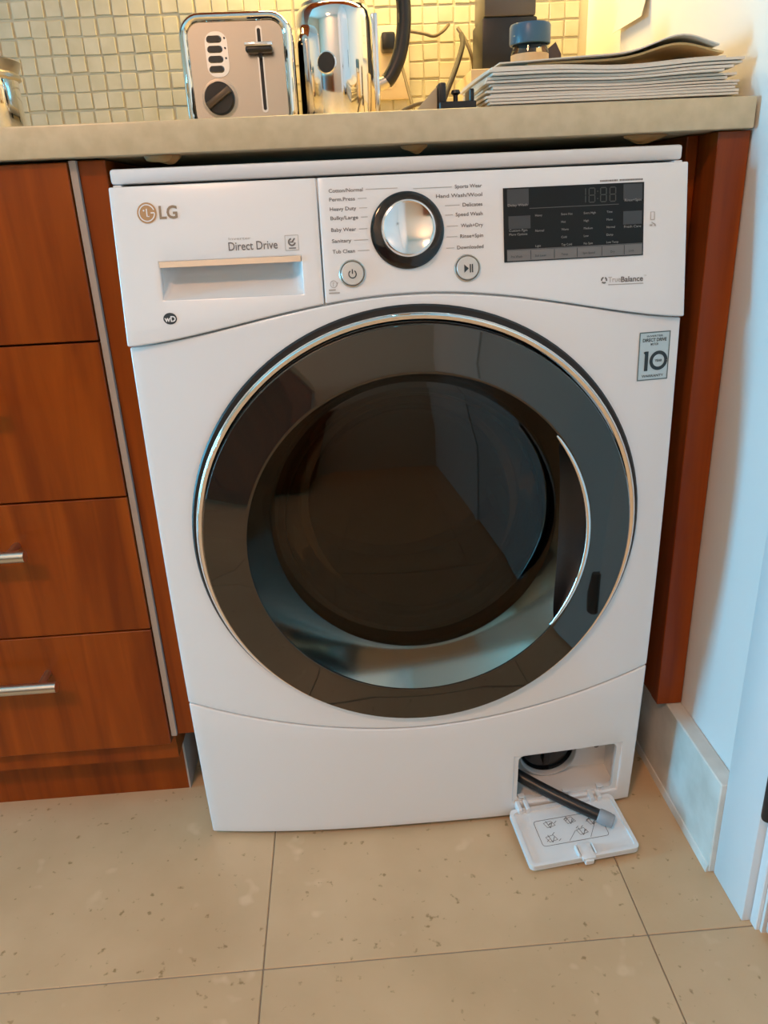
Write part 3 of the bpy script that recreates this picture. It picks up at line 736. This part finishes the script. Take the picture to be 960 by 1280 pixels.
obj('dial_grip', box(B(), -.0195, .0195, -.0042, .0042, .012, .020, .0015, 2, MK @ Matrix.Rotation(math.radians(33), 4, 'Z')), mat('grip_brown', (.09, .06, .035), .35), tk)
# kettle
K = thing('kettle', 'polished chrome electric kettle with round dark spot and black loop handle', 'kettle', (.2465, .445, TZ))
kx, ky, kr = .2460, .445, .0560
MKt = frame((kx, ky, TZ), (0,0,1))
obj('base_plate', lathe(B(), [(0, 0), (.0580, 0), (.0600, .004), (.0600, .014), (.0560, .018), (0, .018)], MKt, 48), black, K)
obj('body', lathe(B(), [(0, .018), (.054, .018), (kr, .022), (kr, .150), (.0545, .1640), (.0500, .1720), (.0470, .1735)], MKt, 72), chrome, K)
obj('lid', lathe(B(), [(.0470, .1735), (.0460, .178), (.030, .184), (.008, .186), (.007, .196), (.012, .200), (.010, .206), (0, .207)], MKt, 48), satin, K)
bm = B()
for s in range(13): pass
obj('handle_strip', box(B(), kx+kr-.004, kx+kr+.0055, ky-.010, ky+.010, TZ+.020, TZ+.165, .002, 2), chrome, K)
hpts = spline([(kx+kr+.004, ky, .9830), (kx+kr+.020, ky, .9915), (kx+kr+.036, ky, 1.0200), (kx+kr+.044, ky, 1.0600), (kx+kr+.042, ky, 1.1000), (kx+kr+.026, ky, 1.1250), (kx+kr-.004, ky, 1.1180), (kx+kr-.022, ky, 1.0900)], 8)
hn = obj('handle', tube(B(), hpts[6:-4], .0105, 16), black, K)
obj('handle_ferrule', tube(B(), hpts[:8], .0088, 16), satin, hn); obj('handle_ferrule', tube(B(), hpts[-6:], .0088, 16), satin, hn)
af = math.atan2(-1, -.28)
MS = frame((kx+kr*math.cos(af), ky+kr*math.sin(af), 1.0070), (math.cos(af), math.sin(af), 0))
sp = obj('spot', lathe(B(), [(.0142, -.004), (.0142, .0012), (.0128, .0018), (.0122, .0010)], MS, 40), chrome, K); obj('spot_disc', lathe(B(), [(.0124, -.001), (.0122, .0012), (0, .0014)], MS, 40), black, sp)
# steel canister at the left
C_ = thing('steel_canister', 'stainless steel canister with double rolled rim at the mosaic wall', 'canister', (-.226, .30, TZ))
MC = frame((-.2270, .300, TZ), (0,0,1))
obj('body', lathe(B(), [(0, 0), (.058, 0), (.060, .003), (.060, .080)], MC, 64), chrome, C_)
obj('rim', lathe(B(), [(.060, .078), (.0640, .080), (.0645, .084), (.0612, .087), (.0645, .093), (.0670, .099), (.0640, .1015), (.058, .099)], MC, 64), satin, C_)
obj('lid', lathe(B(), [(.0610, .098), (.045, .1005), (0, .102)], MC, 48), satin, C_)
# spice jar
J = thing('spice_jar', 'small clear spice jar with dark blue lid behind the paper pile', 'jar', (.4930, .285, TZ))
MJ = frame((.4930, .285, TZ), (0,0,1))
obj('glass', lathe(B(), [(0, 0), (.0225, 0), (.0240, .003), (.0240, .085), (.0215, .091), (.0215, .096)], MJ, 40), jar_m, J)
obj('contents', lathe(B(), [(0, .003), (.0220, .003), (.0222, .082), (0, .084)], MJ, 32), spice_m, J)
obj('label_band', lathe(B(), [(.0243, .020), (.0243, .082)], MJ, 40), mat('jar_label', (.62, .44, .25), .6), J)
obj('lid', lathe(B(), [(.0225, .093), (.0258, .0935), (.0262, .096), (.0262, .1135), (.0248, .1160), (0, .1165)], MJ, 40), blue_lid, J)
# dark packet by the jar
pk = prism(B(), [(.520, TZ), (.552, TZ), (.548, TZ+.090), (.540, TZ+.104), (.5240, TZ+.092)], lambda a, c: Vector((a, .335, c)), lambda a, c: Vector((a+.002, .352, c)))
tag(obj('small_packet', pk, mat('packet_brown', (.07, .045, .04), .5)), 'small dark brown packet standing beside the blue-lidded jar', 'packet')
# pale box with the tall black canister on it
pb = thing('pale_box', 'pale cream carton standing under the tall black canister', 'box', (.52, .52, TZ))
obj('carton', box(B(), .4450, .5850, .450, .610, TZ, 1.000, .002, 2), mat('carton_cream', (.72, .60, .42), .6), pb)
obj('carton_flap', box(B(), .4450, .5850, .449, .4505, .982, .999), mat('carton_fold', (.66, .54, .37), .6), pb, None)
bk = thing('black_canister', 'tall black square canister with grey band, standing on the pale carton', 'canister', (.51, .53, 1.0))
obj('body', box(B(), .4660, .5490, .475, .560, 1.0005, 1.0700, .003, 2), black, bk)
obj('band', box(B(), .4685, .5465, .4735, .558, 1.0700, 1.1250, .004, 2), mat('band_grey', (.10, .09, .085), .3), bk)
obj('lid', box(B(), .4655, .5495, .4730, .5610, 1.1250, 1.1420, .004, 2), black, bk)
# small black stand near the edge
st = thing('small_stand', 'small black stand with two uprights at the left end of the paper pile', 'stand', (.364, .075, TZ))
obj('plate', box(B(), .3445, .3835, .058, .092, TZ, .9175, .001, 1), black, st)
obj('upright', box(B(), .3445, .3520, .060, .090, .9165, .9360, .002, 2), black, st); obj('upright', box(B(), .3765, .3815, .060, .090, .9165, .9290, .001, 1), black, st)
obj('knob', lathe(B(), [(.0025, 0), (.0025, .008), (.0052, .0100), (.0042, .0130), (0, .0140)], frame((.3640, .075, .9165), (0,0,1)), 18), black, st)
tag(obj('cardboard_wedge', prism(B(), [(.318, TZ), (.3435, TZ), (.3435, .9330), (.340, .9300)], lambda a, c: Vector((a, .070, c)), lambda a, c: Vector((a, .095, c))), mat('wedge_tan', (.50, .40, .26), .7)), 'small tan cardboard wedge left of the small black stand', 'cardboard')
# outlet, plug and cords
ou = thing('wall_outlet', 'cream wall outlet plate on the mosaic behind the kettle handle', 'outlet', (.335, WY, 1.03))
obj('plate', box(B(), .3000, .3720, WY-.0105, WY-.004, .985, 1.095, .002, 2), mat('outlet_cream', (.74, .62, .44), .4), ou)
for z in (1.015, 1.065): obj('socket', prism(B(), rrect(.3230, .3490, z-.014, z+.014, .010, 4), lambda a, c: Vector((a, WY-.0105, c)), lambda a, c: Vector((a, WY-.0115, c))), mat('socket_cream', (.66, .54, .38), .4), ou)
pl = thing('power_plug', 'black power plug with thin cord hanging from the wall outlet', 'plug', (.334, WY-.03, 1.065))
obj('plug_body', box(B(), .3240, .3470, WY-.045, WY-.0120, 1.0535, 1.0800, .004, 2), black, pl)
obj('cord', tube(B(), spline([(.341, WY-.040, 1.062), (.352, WY-.05, 1.040), (.362, .56, .985), (.370, .50, .930), (.368, .47, TZ+.003)], 6), .0026, 8), cord_b, pl)
def cord(name, P, r, m, label, n_=6): return tag(obj(name, tube(B(), spline(P, n_), r, 10), m), label, 'cord', 'cords behind the kettle')
cord('cable', [(.4560, .610, 1.0720), (.4500, .560, 1.0500), (.430, .50, 1.010), (.400, .46, .950), (.388, .44, TZ+.004)], .0042, cord_m, 'thick dark cord slanting down to the counter right of the kettle')
cord('thin_cord', [(.370, .600, 1.0780), (.392, .590, 1.0720), (.408, .590, 1.0680), (.424, .600, 1.0760), (.436, .615, 1.0880)], .0026, cord_b, 'thin brown cord sagging across the mosaic right of the kettle handle')
cord('short_cord', [(.4530, .630, 1.0850), (.464, .620, 1.0660), (.474, .610, 1.0380), (.480, .625, 1.006), (.482, .632, .95), (.484, .630, TZ+.004)], .0030, cord_b, 'thin brown cord running behind the tall black canister')
cord('flat_cord', [(.310, .36, TZ+.003), (.326, .365, .935), (.350, .37, .947), (.376, .375, .951), (.394, .38, .950), (.405, .385, TZ+.004)], .0028, cord_b, 'thin brown cord arching low over the counter right of the kettle')
# heap of papers
def sheet(name, x0, x1, y0, y1, z, amp, seed, m, th=.0016, rot=0., lift=0., label=None, group='papers in the pile', cat='paper', curl=None):
    rnd = random.Random(seed); ph = [rnd.uniform(0, 6.28) for _ in range(4)]; bm = B(); nx, ny = 30, 10
    T_, Bt = [], []
    cx, cy = (x0+x1)/2, (y0+y1)/2
    for j in range(ny+1):
        r0_, r1_ = [], []
        for i in range(nx+1):
            x = x0+(x1-x0)*i/nx; y = y0+(y1-y0)*j/ny
            w = amp*(.5+.5*math.sin(22*x+ph[0])*math.cos(14*y+ph[1]))+amp*.5*(.5+.5*math.sin(47*x+ph[2]+9*y))
            zz = z+w+lift*max(0, (i/nx-.25))
            if curl: zz += curl(x, y)
            dx, dy = x-cx, y-cy; X = cx+dx*math.cos(rot)-dy*math.sin(rot); Y = cy+dx*math.sin(rot)+dy*math.cos(rot)
            r0_.append(bm.verts.new((X, Y, zz+th))); r1_.append(bm.verts.new((X, Y, zz)))
        T_.append(r0_); Bt.append(r1_)
    for j in range(ny):
        for i in range(nx):
            bm.faces.new((T_[j][i], T_[j][i+1], T_[j+1][i+1], T_[j+1][i])); bm.faces.new((Bt[j][i], Bt[j+1][i], Bt[j+1][i+1], Bt[j][i+1]))
    for i in range(nx):
        bm.faces.new((T_[0][i], Bt[0][i], Bt[0][i+1], T_[0][i+1])); bm.faces.new((T_[ny][i], T_[ny][i+1], Bt[ny][i+1], Bt[ny][i]))
    for j in range(ny):
        bm.faces.new((T_[j][0], T_[j+1][0], Bt[j+1][0], Bt[j][0])); bm.faces.new((T_[j][nx], Bt[j][nx], Bt[j+1][nx], T_[j+1][nx]))
    o = obj(name, bm, m, None, 50); tag(o, label, cat, group); return o
ordn = ['lowest', 'second', 'third', 'fourth', 'fifth', 'sixth', 'seventh', 'eighth', 'ninth', 'tenth', 'eleventh', 'twelfth', 'thirteenth']
zz = TZ+.0004; rp = random.Random(21); NP = 13
def wav(x, y, f): return f*(.0022*(1+math.sin(19*x+.6))+.0009*(1+math.sin(43*x+9*y))+.0006*(1+math.sin(27*y+11*x))+.004*max(0, (x-.44)/.24))
for k in range(NP):
    th = rp.uniform(.0017, .0026); f = k/NP
    a, c = .3900+rp.uniform(0, .010), .664-rp.uniform(0, .020)
    e = .046+rp.uniform(0, .010)
    sheet('folded_paper', a, c, e, .215+rp.uniform(0, .015), zz, 0, 5+k, paper_m, th=th, rot=rp.uniform(-.025, .025), label='white folded paper, %s from the bottom of the counter pile' % ordn[k], curl=lambda x, y, f=f: wav(x, y, f))
    zz += th+rp.uniform(.0002, .0006)
def hump(x): return .0165*math.exp(-((x-.600)/.040)**2)+.006*math.exp(-((x-.53)/.06)**2)
sheet('manila_envelope', .440, .650, .070, .215, zz+.0002, 0, 41, paper_y, th=.002, label='orange-tinted envelope bulging on top of the paper pile', group=None, cat='envelope', curl=lambda x, y: wav(x, y, 1)+hump(x)*.75)
sheet('top_paper', .408, .640, .060, .21, zz+.0026, 0, 43, paper_m, th=.0012, label='white sheet humped over the orange-tinted envelope', group=None, curl=lambda x, y: wav(x, y, 1)+hump(x))
# notice with a curled lower edge on the right wall
bm = B(); VV = []
for j in range(9):
    t = j/8; z = 1.250-.206*t; off = .0012+.010*max(0, t-.8)/.2
    VV.append([(bm.verts.new((WX-off-.0008, y, z)), bm.verts.new((WX-off, y, z))) for y in lin(.366, .481, 6)])
for A, C in zip(VV, VV[1:]):
    for i in range(6):
        bm.faces.new((A[i][0], A[i+1][0], C[i+1][0], C[i][0])); bm.faces.new((A[i][1], C[i][1], C[i+1][1], A[i+1][1]))
for R in (VV[0], VV[-1]):
    for i in range(6): bm.faces.new((R[i][0], R[i+1][0], R[i+1][1], R[i][1]))
for i in (0, 6):
    for A, C in zip(VV, VV[1:]): bm.faces.new((A[i][0], C[i][0], C[i][1], A[i][1]))
no = thing('wall_notice', 'white paper notice with curled lower edge on the wall above the papers', 'paper', (WX, .42, 1.15))
obj('sheet', bm, paper_m, no, 60)
bm = B()
for k in range(5): box(bm, WX-.0026, WX-.0021, .40, .465-.012*(k % 3), 1.092+.022*k, 1.094+.022*k)
obj('printed_lines', bm, ink_pale, no, None)

# ------------------------------------------------------------------ out of frame: fixtures that light the place
uc = thing('wall_cabinet', 'cherry-wood wall cabinet above the counter', 'cabinet', (0, .49, 1.42))
obj('carcass', box(B(), -1.20, WX-.002, .335, WY-.005, 1.42, 2.12), wood_d, uc, None)
for k in range(4):
    x = -1.20+k*.469; dr = obj('door', box(B(), x+.002, x+.467, .314, .334, 1.422, 2.118, .001, 1), wood_m, uc)
    obj('handle', tube(B(), [(x+.43, .29, 1.46), (x+.43, .29, 1.60)], .006, 12), satin, dr)
ul = thing('under_cabinet_light', 'slim warm light strip under the wall cabinet', 'lamp', (.42, .52, 1.40))
obj('housing', box(B(), .11, .61, .50, .56, 1.402, 1.419, .002, 1), white2, ul); obj('diffuser', box(B(), .12, .60, .505, .555, 1.398, 1.402), lamp_w, ul, None)
area('under_cabinet_lamp_offscreen', (.36, .53, 1.394), (.36, .53, 0), .46, .045, 6.3, (1.0, .68, .24))
cl_ = thing('ceiling_lamp', 'round warm ceiling lamp', 'lamp', (-.5, -1.7, CZ))
MCl = frame((-.5, -1.7, CZ), (0, 0, -1))
obj('rim', lathe(B(), [(.17, 0), (.19, .01), (.19, .05), (.17, .06)], MCl, 48), satin, cl_); obj('shade', lathe(B(), [(.17, .055), (.12, .085), (0, .095)], MCl, 48), lamp_c, cl_)
area('ceiling_lamp_offscreen', (-.5, -1.7, CZ-.11), (-.5, -1.7, 0), .32, .32, 30, (1.0, .51, .265))
ob_ = thing('opposite_cabinet', 'cherry-wood base cabinet along the wall facing the washing machine', 'cabinet', (-1.6, -2.0, 0))
obj('carcass', box(B(), -2.88, -.35, -2.29, -1.74, .10, .88), wood_d, ob_, None)
for k in range(5):
    x = -2.87+k*.504; obj('door', box(B(), x+.002, x+.502, -1.74, -1.72, .12, .87, .001, 1), wood_m, ob_)
obj('plinth', box(B(), -2.88, -.36, -2.29, -1.80, 0, .10), wood_d, ob_, None)
obj('worktop', box(B(), -2.89, -.33, -2.295, -1.70, .88, .91, .002, 1), stone_c, ob_)
